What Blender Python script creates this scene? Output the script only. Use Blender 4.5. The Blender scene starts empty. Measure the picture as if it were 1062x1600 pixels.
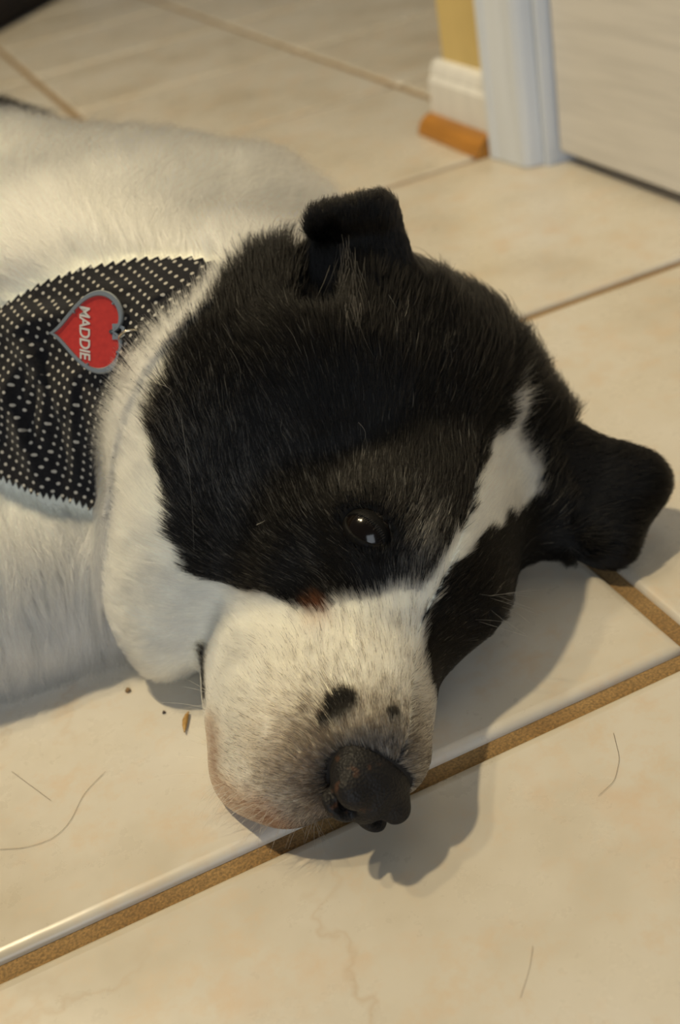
import bpy, bmesh, math, random, os
import numpy as np
from mathutils import Vector, Matrix

# ------------------------------------------------------------------ camera
scene = bpy.context.scene
TILE = 0.33                       # tile pitch in metres
CAM_LOC = np.array([-0.22826, -0.29873, 0.33131])
YAW, PITCH, ROLL, FOCAL = -0.2860796, 0.9956552, -0.2124181, 1782.087
cam_data = bpy.data.cameras.new('camera')
cam = bpy.data.objects.new('camera', cam_data)
scene.collection.objects.link(cam)
CAM_ROT = (Matrix.Rotation(YAW, 3, 'Z') @ Matrix.Rotation(PITCH, 3, 'X') @ Matrix.Rotation(ROLL, 3, 'Z'))
cam.matrix_world = Matrix.Translation(Vector(CAM_LOC)) @ CAM_ROT.to_4x4()
cam_data.sensor_fit = 'VERTICAL'
cam_data.sensor_height = 23.6
cam_data.lens = FOCAL / 1600.0 * 23.6
cam_data.clip_start = 0.01
cam_data.dof.use_dof = True
cam_data.dof.focus_distance = 0.435
cam_data.dof.aperture_fstop = 5.0
scene.camera = cam

# ------------------------------------------------------------------ light
world = bpy.data.worlds.new('world')
scene.world = world
world.use_nodes = True
bg = world.node_tree.nodes['Background']
bg.inputs['Color'].default_value = (0.86, 0.93, 1.0, 1)
bg.inputs['Strength'].default_value = 0.08


def lamp(name, loc, power, radius, color):
    d = bpy.data.lights.new(name, 'POINT')
    d.energy = power
    d.shadow_soft_size = radius
    d.color = color
    o = bpy.data.objects.new(name, d)
    o.location = loc
    scene.collection.objects.link(o)
    return o


WARM = (1.0, 0.83, 0.53)
lamp('ceiling_bulb', (-0.72, 0.80, 2.1), 122, 0.05, WARM)
lamp('ceiling_bulb', (-0.85, 1.20, 2.1), 42, 0.05, WARM)
# cool daylight from the room's window, behind and to the left of the photographer
wd = bpy.data.lights.new('window_daylight', 'AREA')
wd.shape = 'RECTANGLE'; wd.size = 1.4; wd.size_y = 1.6
wd.energy = 29
wd.color = (0.86, 0.93, 1.0)
wo = bpy.data.objects.new('window_daylight', wd)
wo.location = (-1.1, -2.5, 1.0)
wo.rotation_euler = (Vector((-0.2, 0.15, 0.05)) - Vector(wo.location)).to_track_quat('-Z', 'Y').to_euler()
scene.collection.objects.link(wo)

scene.view_settings.view_transform = 'Standard'
scene.view_settings.look = 'None'
scene.view_settings.exposure = 0.0
scene.view_settings.gamma = 1.0
scene.view_settings.use_curve_mapping = False

COL = scene.collection
RNG = np.random.default_rng(7)


# ------------------------------------------------------------------ helpers
def link(o, parent=None):
    COL.objects.link(o)
    if parent is not None:
        o.parent = parent
    return o


def tag(o, label=None, cat=None, group=None, kind=None):
    if label: o['label'] = label
    if cat: o['category'] = cat
    if group: o['group'] = group
    if kind: o['kind'] = kind
    return o


def mesh_obj(name, verts, faces, mat=None, parent=None, smooth=False):
    me = bpy.data.meshes.new(name)
    me.from_pydata([tuple(map(float, v)) for v in verts], [], [tuple(map(int, f)) for f in faces])
    me.update()
    if mat: me.materials.append(mat)
    if smooth: me.polygons.foreach_set('use_smooth', [True] * len(me.polygons))
    return link(bpy.data.objects.new(name, me), parent)


def bm_obj(name, bm, mat=None, parent=None, smooth=False):
    me = bpy.data.meshes.new(name)
    bmesh.ops.recalc_face_normals(bm, faces=bm.faces)
    bm.to_mesh(me); bm.free()
    if mat: me.materials.append(mat)
    if smooth: me.polygons.foreach_set('use_smooth', [True] * len(me.polygons))
    return link(bpy.data.objects.new(name, me), parent)


def empty(name, loc):
    o = bpy.data.objects.new(name, None)
    o.location = loc
    o.empty_display_size = 0.02
    return link(o)


class NT:
    """small helper to write node materials"""
    def __init__(self, name):
        self.m = bpy.data.materials.new(name)
        self.m.use_nodes = True
        self.t = self.m.node_tree
        self.bsdf = self.t.nodes['Principled BSDF']

    def n(self, kind, **kw):
        nd = self.t.nodes.new(kind)
        for k, v in kw.items():
            if k.startswith('i_'):
                key = k[2:]
                key = int(key) if key.isdigit() else key.replace('_', ' ')
                nd.inputs[key].default_value = v
            else:
                setattr(nd, k, v)
        return nd

    def l(self, a, b):
        self.t.links.new(a, b)

    def ramp(self, src, stops):
        r = self.n('ShaderNodeValToRGB')
        e = r.color_ramp.elements
        while len(e) < len(stops): e.new(0.5)
        for x, (p, c) in zip(e, stops):
            x.position = p
            x.color = (*c, 1) if len(c) == 3 else c
        self.l(src, r.inputs[0])
        return r.outputs[0]

    def mix(self, f, a, b, mode='MIX'):
        m = self.n('ShaderNodeMix', data_type='RGBA', blend_type=mode)
        for s, v in ((m.inputs[0], f), (m.inputs[6], a), (m.inputs[7], b)):
            if isinstance(v, (int, float)): s.default_value = v
            elif isinstance(v, tuple): s.default_value = (*v, 1)
            else: self.l(v, s)
        return m.outputs[2]

    def base(self, v): self.set('Base Color', v)

    def set(self, key, v):
        s = self.bsdf.inputs[key]
        if isinstance(v, (int, float)): s.default_value = v
        elif isinstance(v, tuple): s.default_value = (*v, 1) if len(v) == 3 else v
        else: self.l(v, s)

    def bump(self, h, strength, dist):
        b = self.n('ShaderNodeBump', i_Strength=strength, i_Distance=dist)
        self.l(h, b.inputs['Height'])
        self.l(b.outputs[0], self.bsdf.inputs['Normal'])
        return b


def plain(name, color, rough=0.5, metal=0.0, spec=0.5):
    k = NT(name)
    k.base(color); k.set('Roughness', rough); k.set('Metallic', metal); k.set('Specular IOR Level', spec)
    return k.m


def box_bm(bm, x0, x1, y0, y1, z0, z1):
    vs = [bm.verts.new((x, y, z)) for z in (z0, z1) for y in (y0, y1) for x in (x0, x1)]
    for f in ((0, 2, 3, 1), (4, 5, 7, 6), (0, 1, 5, 4), (2, 6, 7, 3), (0, 4, 6, 2), (1, 3, 7, 5)):
        bm.faces.new([vs[i] for i in f])
    return vs


# ------------------------------------------------------------------ floor
def tile_material():
    k = NT('glazed_beige_tile')
    geo = k.n('ShaderNodeNewGeometry')
    info = k.n('ShaderNodeObjectInfo')
    add = k.n('ShaderNodeVectorMath', operation='MULTIPLY_ADD')
    k.l(info.outputs['Random'], add.inputs[0]); add.inputs[1].default_value = (7, 5, 3)
    k.l(geo.outputs['Position'], add.inputs[2])
    v = add.outputs[0]
    n1 = k.n('ShaderNodeTexNoise', i_Scale=9.0, i_Detail=4.0, i_Roughness=0.6); k.l(v, n1.inputs['Vector'])
    c = k.ramp(n1.outputs['Fac'], [(0.30, (0.52, 0.46, 0.36)), (0.5, (0.61, 0.56, 0.47)), (0.72, (0.65, 0.61, 0.54))])
    n2 = k.n('ShaderNodeTexNoise', i_Scale=42.0, i_Detail=6.0, i_Roughness=0.7); k.l(v, n2.inputs['Vector'])
    f2 = k.ramp(n2.outputs['Fac'], [(0.52, (0, 0, 0)), (0.72, (0.75, 0.75, 0.75))])
    c = k.mix(f2, c, (0.60, 0.47, 0.33))
    # thin brown veins that break up
    w = k.n('ShaderNodeTexNoise', i_Scale=3.2, i_Detail=7.0, i_Roughness=0.58); k.l(v, w.inputs['Vector'])
    sub = k.n('ShaderNodeMath', operation='SUBTRACT', i_1=0.5); k.l(w.outputs['Fac'], sub.inputs[0])
    ab = k.n('ShaderNodeMath', operation='ABSOLUTE'); k.l(sub.outputs[0], ab.inputs[0])
    vein = k.ramp(ab.outputs[0], [(0.0, (1, 1, 1)), (0.0065, (0, 0, 0))])
    n3 = k.n('ShaderNodeTexNoise', i_Scale=7.0, i_Detail=2.0); k.l(v, n3.inputs['Vector'])
    msk = k.ramp(n3.outputs['Fac'], [(0.52, (0, 0, 0)), (0.66, (0.42, 0.42, 0.42))])
    mm = k.n('ShaderNodeMath', operation='MULTIPLY'); k.l(vein, mm.inputs[0]); k.l(msk, mm.inputs[1])
    c = k.mix(mm.outputs[0], c, (0.46, 0.32, 0.19))
    # brownish stained patches
    n4 = k.n('ShaderNodeTexNoise', i_Scale=16.0, i_Detail=5.0, i_Roughness=0.7); k.l(v, n4.inputs['Vector'])
    st = k.ramp(n4.outputs['Fac'], [(0.56, (0, 0, 0)), (0.72, (0.5, 0.5, 0.5))])
    c = k.mix(st, c, (0.62, 0.45, 0.30))
    k.base(c)
    rr = k.ramp(n2.outputs['Fac'], [(0.3, (0.24, 0.24, 0.24)), (0.7, (0.36, 0.36, 0.36))])
    k.set('Roughness', rr)
    k.set('Specular IOR Level', 0.5)
    b = k.bump(n1.outputs['Fac'], 0.25, 0.004)
    return k.m


def grout_material():
    k = NT('brown_sanded_grout')
    geo = k.n('ShaderNodeNewGeometry')
    n = k.n('ShaderNodeTexNoise', i_Scale=900.0, i_Detail=3.0); k.l(geo.outputs['Position'], n.inputs['Vector'])
    n2 = k.n('ShaderNodeTexNoise', i_Scale=22.0, i_Detail=3.0); k.l(geo.outputs['Position'], n2.inputs['Vector'])
    c = k.ramp(n2.outputs['Fac'], [(0.3, (0.25, 0.145, 0.052)), (0.7, (0.36, 0.235, 0.10))])
    c2 = k.ramp(n.outputs['Fac'], [(0.35, (0.6, 0.6, 0.6)), (0.7, (1.2, 1.15, 1.05))])
    k.base(k.mix(1.0, c, c2, 'MULTIPLY'))
    k.set('Roughness', 0.85)
    k.bump(n.outputs['Fac'], 0.6, 0.0008)
    return k.m


M_TILE, M_GROUT = tile_material(), grout_material()
GAP = 0.0045          # half of the joint
bm = bmesh.new()
box_bm(bm, -4 * TILE, 5 * TILE, -3 * TILE, 13 * TILE, -0.02, -0.0035)
floor = tag(bm_obj('floor', bm, M_GROUT), kind='structure')


def tile_mesh():
    """pillowed tile: flat top with a rounded, slightly wavy lip"""
    h = TILE / 2 - GAP
    prof = [(0.0, -0.012), (0.0, -0.0030), (0.0007, -0.0014), (0.0022, -0.0004), (0.0048, 0.0)]
    n = 22
    rng = np.random.default_rng(3)
    per = []
    for s in range(4):
        for i in range(n):
            t = -1 + 2 * i / n
            per.append([(t, -1), (1, t), (-t, 1), (-1, -t)][s])
    wob = rng.normal(0, 0.00022, len(per))
    bm = bmesh.new()
    rings = []
    for d, z in prof:
        r = []
        for (a, b), w in zip(per, wob):
            hh = h - d
            r.append(bm.verts.new((a * hh + w * (abs(a) < 1), b * hh + w * (abs(b) < 1), z)))
        rings.append(r)
    for r0, r1 in zip(rings, rings[1:]):
        for i in range(len(per)):
            j = (i + 1) % len(per)
            bm.faces.new((r0[i], r0[j], r1[j], r1[i]))
    bm.faces.new(rings[-1])
    bmesh.ops.recalc_face_normals(bm, faces=bm.faces)
    me = bpy.data.meshes.new('tile')
    bm.to_mesh(me); bm.free()
    me.materials.append(M_TILE)
    me.polygons.foreach_set('use_smooth', [len(p.vertices) == 4 for p in me.polygons])
    return me


TM = tile_mesh()
for j in range(-3, 13):
    for i in range(-4, 5):
        o = bpy.data.objects.new('tile', TM)
        o.location = ((i + 0.5) * TILE, (j + 0.5) * TILE, 0)
        link(o, floor)

# ------------------------------------------------------------------ wall, door, trim
WX = 0.285            # face of the wall with the door
DY = 0.588            # edge of the door opening


def painted(name, color, rough=0.45, scale=(60, 60, 4), amt=0.12):
    k = NT(name)
    geo = k.n('ShaderNodeNewGeometry')
    mp = k.n('ShaderNodeMapping'); mp.inputs['Scale'].default_value = scale
    k.l(geo.outputs['Position'], mp.inputs[0])
    n = k.n('ShaderNodeTexNoise', i_Scale=1.0, i_Detail=4.0); k.l(mp.outputs[0], n.inputs['Vector'])
    d = tuple(x * (1 - amt) for x in color)
    k.base(k.ramp(n.outputs['Fac'], [(0.35, d), (0.6, color)]))
    k.set('Roughness', rough)
    k.bump(n.outputs['Fac'], 0.25, 0.001)
    return k.m


M_WALL = painted('yellow_wall_paint', (0.66, 0.50, 0.20), 0.7, (25, 25, 25), 0.06)
M_WHITE = painted('white_trim_paint', (0.80, 0.79, 0.76), 0.4, (120, 120, 6), 0.10)
M_CASING = painted('cool_lit_casing_paint', (0.72, 0.77, 0.84), 0.4, (120, 120, 6), 0.10)  # white casing; the cool light falling on it is mixed into the colour
M_DOOR = painted('cream_door_paint', (0.68, 0.65, 0.60), 0.5, (8, 10, 160), 0.10)
M_SHOE = painted('orange_stained_oak', (0.50, 0.22, 0.035), 0.4, (90, 10, 90), 0.30)

WALL_END = 0.764
bm = bmesh.new(); box_bm(bm, WX, WX + 0.12, DY + 0.012, WALL_END, 0.0, 2.4)
tag(bm_obj('wall_right', bm, M_WALL), kind='structure')


def extrude_profile(name, prof, y0, y1, mat, axis='y'):
    """profile of (x, z) points swept along y"""
    bm = bmesh.new()
    a = [bm.verts.new((x, y0, z)) for x, z in prof]
    b = [bm.verts.new((x, y1, z)) for x, z in prof]
    n = len(prof)
    for i in range(n):
        bm.faces.new((a[i], a[(i + 1) % n], b[(i + 1) % n], b[i]))
    bm.faces.new(a[::-1]); bm.faces.new(b)
    return bm_obj(name, bm, mat)


bx = WX - 0.013
prof = [(WX, 0.0), (bx, 0.0), (bx, 0.050), (bx + 0.002, 0.053), (bx + 0.0035, 0.055), (bx + 0.0035, 0.058),
        (bx + 0.006, 0.065), (bx + 0.009, 0.068), (WX, 0.069)]
tag(extrude_profile('baseboard_right', prof, DY + 0.066, WALL_END + 0.012, M_WHITE), kind='structure')
qr = 0.017
prof = [(bx, 0.0), (bx - qr, 0.0), (bx - qr, 0.004)] + [(bx - qr * math.cos(t), qr * math.sin(t) * 1.1)
        for t in np.linspace(0.25, math.pi / 2, 7)]
tag(extrude_profile('trim_1', prof, DY + 0.066, WALL_END + 0.016, M_SHOE), kind='structure')
# door casing: thick outer edge, stepped face, rounded inner edge
cp = [(0.0, 0.062), (-0.019, 0.062), (-0.021, 0.059), (-0.021, 0.052), (-0.0185, 0.048), (-0.017, 0.030), (-0.0155, 0.016),
      (-0.0165, 0.012), (-0.016, 0.008), (-0.013, 0.004), (-0.010, 0.002), (0.0, 0.0)]
bm = bmesh.new()
a = [bm.verts.new((WX + x, DY + y, 0.001)) for x, y in cp]
b = [bm.verts.new((WX + x, DY + y, 2.1)) for x, y in cp]
for i in range(len(cp)):
    bm.faces.new((a[i], a[(i + 1) % len(cp)], b[(i + 1) % len(cp)], b[i]))
bm.faces.new(a[::-1]); bm.faces.new(b)
tag(bm_obj('trim_2', bm, M_CASING), kind='structure')
bm = bmesh.new(); box_bm(bm, WX + 0.001, WX + 0.12, DY - 0.006, DY + 0.012, 0.0, 2.1)
tag(bm_obj('trim_3', bm, M_CASING), kind='structure')
bm = bmesh.new(); box_bm(bm, WX + 0.012, WX + 0.047, DY - 0.006 - 0.003 - 0.76, DY - 0.009, 0.011, 2.05)
bmesh.ops.bevel(bm, geom=bm.edges[:], offset=0.0015, segments=2, affect='EDGES')
tag(bm_obj('door_1', bm, M_DOOR), kind='structure')


# ------------------------------------------------------------------ dog: one continuous body grown from smooth blended volumes
HM = np.array([[-0.4092, 0.5917, 0.6946], [-0.9124, -0.2578, -0.3179], [-0.0091, -0.7638, 0.6454]])   # head axes: forward, dog's left, crown
HO = CAM_LOC + 1.045 * (np.array([-0.1619, -0.0423, 0.0418]) - CAM_LOC)
HS = 0.01185


def hw(p):
    """head centimetres -> world"""
    return (np.atleast_2d(np.asarray(p, float)) * HS) @ HM.T + HO


def wh(P):
    return ((np.atleast_2d(P) - HO) @ HM) / HS


def axis_grid(lo, hi, dlo, dhi, fine, coarse):
    a = list(np.arange(dlo, dhi, fine))
    x, s = a[-1], fine
    while x < hi:
        s = min(coarse, s * 1.2); x += s; a.append(x)
    x, s = a[0], fine
    while x > lo:
        s = min(coarse, s * 1.2); x -= s; a.insert(0, x)
    return np.array(a, np.float32)


GX = axis_grid(-0.75, 0.10, -0.27, 0.075, 0.0024, 0.010)
GY = axis_grid(-0.10, 1.00, -0.075, 0.23, 0.0024, 0.010)
GZ = axis_grid(-0.012, 0.30, -0.006, 0.205, 0.0024, 0.008)
FIELD = np.full((len(GX), len(GY), len(GZ)), 0.5, np.float32)


def block(lo, hi):
    s = []
    for g, a, b in zip((GX, GY, GZ), lo, hi):
        s.append(slice(max(0, np.searchsorted(g, a) - 1), min(len(g), np.searchsorted(g, b) + 1)))
    if any(x.stop <= x.start for x in s): return None, None
    X, Y, Z = np.meshgrid(GX[s[0]], GY[s[1]], GZ[s[2]], indexing='ij', copy=False)
    return tuple(s), np.stack([X, Y, Z], -1)


def blend(lo, hi, fn, k, sub=False):
    s, P = block(np.asarray(lo) - k * 1.5 - 0.006, np.asarray(hi) + k * 1.5 + 0.006)
    if s is None: return
    d = fn(P).astype(np.float32)
    a = FIELD[s]
    if sub:
        h = np.maximum(k - np.abs(a + d), 0) / k
        FIELD[s] = np.maximum(a, -d) + h * h * k * 0.25
    else:
        h = np.maximum(k - np.abs(a - d), 0) / k
        FIELD[s] = np.minimum(a, d) - h * h * k * 0.25


def ellipsoid(c, r, R=None, k=0.01, sub=False):
    """c, r in metres; R columns are the ellipsoid's axes"""
    c = np.asarray(c, float).ravel(); r = np.asarray(r, float)
    R = np.eye(3) if R is None else R
    ext = np.abs(R) @ r

    def fn(P):
        q = (P - c) @ R
        k0 = np.linalg.norm(q / r, axis=-1)
        k1 = np.linalg.norm(q / (r * r), axis=-1)
        return k0 * (k0 - 1.0) / np.maximum(k1, 1e-6)
    blend(c - ext, c + ext, fn, k, sub)


def capsule(p, q, r0, r1, k=0.01, flat=None, sub=False):
    """tapered capsule; flat = (unit axis, factor) squashes it along that axis"""
    p = np.asarray(p, float).ravel(); q = np.asarray(q, float).ravel()
    L = q - p; L2 = L @ L
    m = max(r0, r1)

    def fn(P):
        v = P - p
        if flat is not None:
            ax, fac = flat
            mid = (v @ ax) - np.clip((v @ L) / L2, 0, 1) * (L @ ax)
            v = v + (mid * (1.0 / fac - 1.0))[..., None] * ax
        t = np.clip((v @ L) / L2, 0, 1)
        d = np.linalg.norm(v - t[..., None] * L, axis=-1) - (r0 + (r1 - r0) * t)
        return d * (flat[1] if flat is not None else 1.0) if flat is not None else d
    ex = m + (k * 1.6 / flat[1] if flat is not None else 0)
    blend(np.minimum(p, q) - ex, np.maximum(p, q) + ex, fn, k, sub)


def HE(c, r, k=1.0, rot=None, sub=False):
    R = HM if rot is None else HM @ rot
    ellipsoid(hw(c)[0], np.asarray(r) * HS, R, k * HS, sub)


def HC(p, q, r0, r1, k=1.0, flat=None, sub=False):
    fl = None if flat is None else (HM @ (np.asarray(flat[0], float) / np.linalg.norm(flat[0])), flat[1])
    capsule(hw(p)[0], hw(q)[0], r0 * HS, r1 * HS, k * HS, fl, sub)


def rotx(a): c, s = math.cos(a), math.sin(a); return np.array([[1, 0, 0], [0, c, -s], [0, s, c]])
def roty(a): c, s = math.cos(a), math.sin(a); return np.array([[c, 0, s], [0, 1, 0], [-s, 0, c]])
def rotz(a): c, s = math.cos(a), math.sin(a); return np.array([[c, -s, 0], [s, c, 0], [0, 0, 1]])


def at(px, py, z):
    """point at height z seen at a pixel of the 1062x1600 frame"""
    d = np.array(CAM_ROT) @ np.array([(px - 531) / FOCAL, -(py - 800) / FOCAL, -1.0])
    return CAM_LOC + d * ((z - CAM_LOC[2]) / d[2])


# --- torso, neck, chest, foreleg (world metres)
capsule((-0.31, 0.66, 0.070), (-0.21, 0.42, 0.080), 0.125, 0.110, 0.05)
ellipsoid((-0.165, 0.33, 0.075), (0.12, 0.13, 0.095), None, 0.05)
capsule((-0.17, 0.28, 0.085), (-0.09, 0.16, 0.080), 0.085, 0.070, 0.04)
ellipsoid((-0.280, 0.245, 0.026), (0.11, 0.094, 0.056), None, 0.03)
ellipsoid((-0.20, 0.55, 0.075), (0.10, 0.10, 0.098), None, 0.04)
CAMAX = np.array(CAM_ROT)
ellipsoid(at(130, 925, 0.020), (0.046, 0.028, 0.030), None, 0.03)
ellipsoid(at(292, 700, 0.088), (0.030, 0.060, 0.042), CAMAX, 0.03)
ellipsoid(at(262, 915, 0.040), (0.024, 0.042, 0.024), CAMAX, 0.03)
ellipsoid(at(330, 800, 0.066), (0.024, 0.050, 0.030), CAMAX, 0.03)

ellipsoid((-0.105, 0.335, 0.090), (0.095, 0.10, 0.072), None, 0.04)

# --- skull
HE((-14.0, 0, 1.0), (6.0, 5.2, 5.0), 1.0)
HE((-18.0, -0.5, 2.3), (4.9, 5.6, 5.8), 1.5)
HE((-10.5, 0, 1.2), (4.0, 3.6, 3.3), 1.5)
HE((-12.6, -3.4, -0.8), (4.6, 2.6, 3.2), 1.5)
HE((-13.6, 3.2, -0.6), (3.8, 2.4, 2.8), 1.5)
for s in (-1, 1):
    HE((-9.8, s * 2.3, 2.7), (1.9, 1.1, 1.0), 1.2)
# --- muzzle
HC((-9.5, 0, -0.5), (-2.7, 0, -0.2), 2.9, 1.75, 1.5)
HE((-4.8, -1.55, -3.15), (3.1, 1.75, 3.0), 1.2, roty(0.1))
HE((-2.7, -1.1, -2.5), (1.8, 1.4, 1.85), 1.0)
HE((-8.0, -2.1, -3.5), (3.2, 1.8, 2.8), 1.2)
HE((-5.0, 1.30, -2.5), (3.0, 1.5, 2.3), 1.2, roty(0.1))
HE((-7.8, 1.5, -3.0), (3.0, 1.5, 2.5), 1.2)
HC((-13.0, 0, -4.6), (-4.6, 0, -4.8), 2.2, 1.0, 0.6)
# --- seat of the nose and eye sockets
HE((-2.2, 0, 0.15), (1.2, 1.35, 1.1), 0.5)


def field_at(P):
    P = np.atleast_2d(P)
    ix = [np.clip(np.searchsorted(g, P[:, i]) - 1, 0, len(g) - 2) for i, g in enumerate((GX, GY, GZ))]
    t = [np.clip((P[:, i] - g[ix[i]]) / (g[ix[i] + 1] - g[ix[i]]), 0, 1) for i, g in enumerate((GX, GY, GZ))]
    out = 0
    for a in (0, 1):
        for b in (0, 1):
            for d in (0, 1):
                wgt = (t[0] if a else 1 - t[0]) * (t[1] if b else 1 - t[1]) * (t[2] if d else 1 - t[2])
                out = out + wgt * FIELD[ix[0] + a, ix[1] + b, ix[2] + d]
    return out


EYE_R = 1.02
ray = at(568, 822, 0.0) - CAM_LOC; ray /= np.linalg.norm(ray)
steps = CAM_LOC + ray * np.arange(0.25, 0.55, 0.0004)[:, None]
surf = steps[np.argmax(field_at(steps) < 0)]
eg = np.array([field_at(surf + d)[0] - field_at(surf - d)[0] for d in np.eye(3) * 0.006])
eg /= np.linalg.norm(eg)
EYE_N = HM.T @ eg                                  # outward direction of the lids, in head axes
EYE = wh(surf - eg * 0.92 * HS)[0]; EYE_L = EYE * (1, -1, 1)
elo = 0.80 * np.array(CAM_ROT)[:, 0] - 0.60 * np.array(CAM_ROT)[:, 1]        # line from outer to inner corner of the right eye
elo -= (elo @ eg) * eg; elo /= np.linalg.norm(elo)
EYE_LO = HM.T @ elo
for sgn in (1, -1):
    n_, l_ = EYE_N * (1, sgn, 1), EYE_LO * (1, sgn, 1)
    HE((EYE if sgn > 0 else EYE_L) + n_ * 0.75, (0.92, 0.46 if sgn > 0 else 0.2, 0.75), 0.35, np.stack([l_, np.cross(n_, l_), n_], 1), sub=True)
# --- right ear, half pricked with the tip folded over
EN = (-0.83, 0.35, -0.44); EW = np.array((0.0, 0.77, 0.64)); EU = np.array((-0.36, -0.67, 0.64)); EF = -np.array(EN)
EB = np.array((-15.8, -4.4, 4.6))
HC(EB, EB + EU * 4.1 + EW * 0.3, 2.5, 1.75, 1.4, flat=(EN, 0.38))
HE(EB + EU * 2.6 - EW * 1.3 + EF * 1.1, (1.0, 2.2, 0.9), 0.4, np.stack([EW, EU, EF / np.linalg.norm(EF)], 1), sub=True)
HC(EB + EU * 5.6 + EW * 1.0, EB + EU * 5.2 - EW * 1.0 + EF * 0.5, 0.7, 0.55, 0.5)
HE(EB + EU * 1.5 - EW * 2.6, (1.2, 1.3, 1.3), 1.0)
# --- left ear, flopped out on the floor
lb = hw((-15.3, 3.8, 3.9))[0]
capsule(lb, at(998, 755, 0.026), 0.022, 0.009, 0.02)
capsule(lb, at(950, 842, 0.012), 0.018, 0.008, 0.02)
capsule(hw((-17.2, 2.6, 5.0))[0], at(940, 732, 0.032), 0.026, 0.012, 0.02)
capsule(at(950, 842, 0.012), at(998, 757, 0.024), 0.008, 0.008, 0.02)


def surface_nets():
    F = FIELD
    # keep the body above the floor: it rests on it
    F = np.maximum(F, (0.0015 - GZ)[None, None, :])
    ins = F < 0
    nx, ny, nz = F.shape
    c = np.zeros((nx - 1, ny - 1, nz - 1), np.int8)
    for dx in (0, 1):
        for dy in (0, 1):
            for dz in (0, 1):
                c += ins[dx:nx - 1 + dx, dy:ny - 1 + dy, dz:nz - 1 + dz]
    act = (c > 0) & (c < 8)
    idx = np.full(act.shape, -1, np.int64)
    I = np.argwhere(act)
    idx[act] = np.arange(len(I))
    acc = np.zeros((len(I), 3)); cnt = np.zeros(len(I))
    G = (GX, GY, GZ)
    corners = [(a, b, d) for a in (0, 1) for b in (0, 1) for d in (0, 1)]
    for ca in corners:
        for ax in range(3):
            if ca[ax]: continue
            cb = list(ca); cb[ax] = 1
            A = I + ca; B = I + cb
            fa = F[A[:, 0], A[:, 1], A[:, 2]]; fb = F[B[:, 0], B[:, 1], B[:, 2]]
            m = (fa < 0) != (fb < 0)
            t = fa[m] / (fa[m] - fb[m])
            P = np.stack([G[i][A[m][:, i]] for i in range(3)], 1).astype(float)
            P[:, ax] += t * (G[ax][B[m][:, ax]] - G[ax][A[m][:, ax]])
            acc[m] += P; cnt[m] += 1
    V = acc / cnt[:, None]
    quads = []
    for ax in range(3):
        u, v = (ax + 1) % 3, (ax + 2) % 3
        sl0 = [slice(None)] * 3; sl1 = [slice(None)] * 3
        sl0[ax] = slice(0, -1); sl1[ax] = slice(1, None)
        a, b = ins[tuple(sl0)], ins[tuple(sl1)]
        E = np.argwhere(a != b)
        ok = (E[:, u] > 0) & (E[:, v] > 0) & (E[:, u] < F.shape[u] - 1) & (E[:, v] < F.shape[v] - 1)
        E = E[ok]
        flip = ~a[E[:, 0], E[:, 1], E[:, 2]]
        q = []
        for du, dv in ((-1, -1), (0, -1), (0, 0), (-1, 0)):
            e = E.copy(); e[:, u] += du; e[:, v] += dv
            q.append(idx[e[:, 0], e[:, 1], e[:, 2]])
        q = np.stack(q, 1)
        q[flip] = q[flip][:, ::-1]
        quads.append(q)
    Q = np.concatenate(quads)
    return V, Q[(Q >= 0).all(1)]


V, Q = surface_nets()


def relax(V, Q, it, lam=0.5):
    e = np.concatenate([Q[:, [0, 1]], Q[:, [1, 2]], Q[:, [2, 3]], Q[:, [3, 0]]])
    deg = np.bincount(e.ravel(), minlength=len(V)).astype(float)
    for _ in range(it):
        s = np.zeros_like(V)
        for a in range(3):
            s[:, a] = np.bincount(e[:, 0], V[e[:, 1], a], len(V)) + np.bincount(e[:, 1], V[e[:, 0], a], len(V))
        V = V + lam * (s / deg[:, None] - V)
    return V


V = relax(V, Q, 2)
dog = empty('dog', (-0.16, 0.1, 0.0))
tag(dog, 'black and white dog lying with its head resting on the tiles', 'dog')
DOG0 = np.array(dog.location)
TRI = np.concatenate([Q[:, [0, 1, 2]], Q[:, [0, 2, 3]]])
FN = np.cross(V[TRI[:, 1]] - V[TRI[:, 0]], V[TRI[:, 2]] - V[TRI[:, 0]])
VN = np.stack([sum(np.bincount(TRI[:, j], FN[:, a], len(V)) for j in range(3)) for a in range(3)], 1)
VN /= np.linalg.norm(VN, axis=1, keepdims=True) + 1e-12

from mathutils.bvhtree import BVHTree
BODY = BVHTree.FromPolygons([tuple(v) for v in V], [tuple(map(int, q)) for q in Q])


def on_dog(px, py, tree=None):
    """point of the coat seen at a pixel of the photograph's frame (None when it misses)"""
    d = np.array(CAM_ROT) @ np.array([(px - 531) / FOCAL, -(py - 800) / FOCAL, -1.0])
    d /= np.linalg.norm(d)
    h = (tree or BODY).ray_cast(Vector(CAM_LOC), Vector(d))
    return None if h[0] is None else (np.array(h[0]), np.array(h[1]))


# ------------------------------------------------------------------ coat pattern, unwrapped around the head's long axis
def unwrap(P):
    """world points -> (x along the head, angle around it; 0 = crown, positive = dog's right)"""
    h = wh(P)
    return h[:, 0], np.degrees(np.arctan2(-h[:, 1], h[:, 2] + 0.8))


def trace(pix):
    pts = [on_dog(*p) for p in pix]
    P = np.array([p[0] for p in pts if p is not None])
    return unwrap(P)


def smooth(a, b, x):
    t = np.clip((x - a) / (b - a), 0, 1)
    return t * t * (3 - 2 * t)


def wave_noise(P, freq, seed):
    """cheap smooth noise in [-1, 1]"""
    r = np.random.default_rng(seed)
    out = np.zeros(len(P))
    for k in range(6):
        d = r.normal(size=3); d /= np.linalg.norm(d)
        out += np.sin(P @ d * freq * r.uniform(0.6, 1.6) + r.uniform(0, 6.3))
    return out / 3.2


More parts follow.
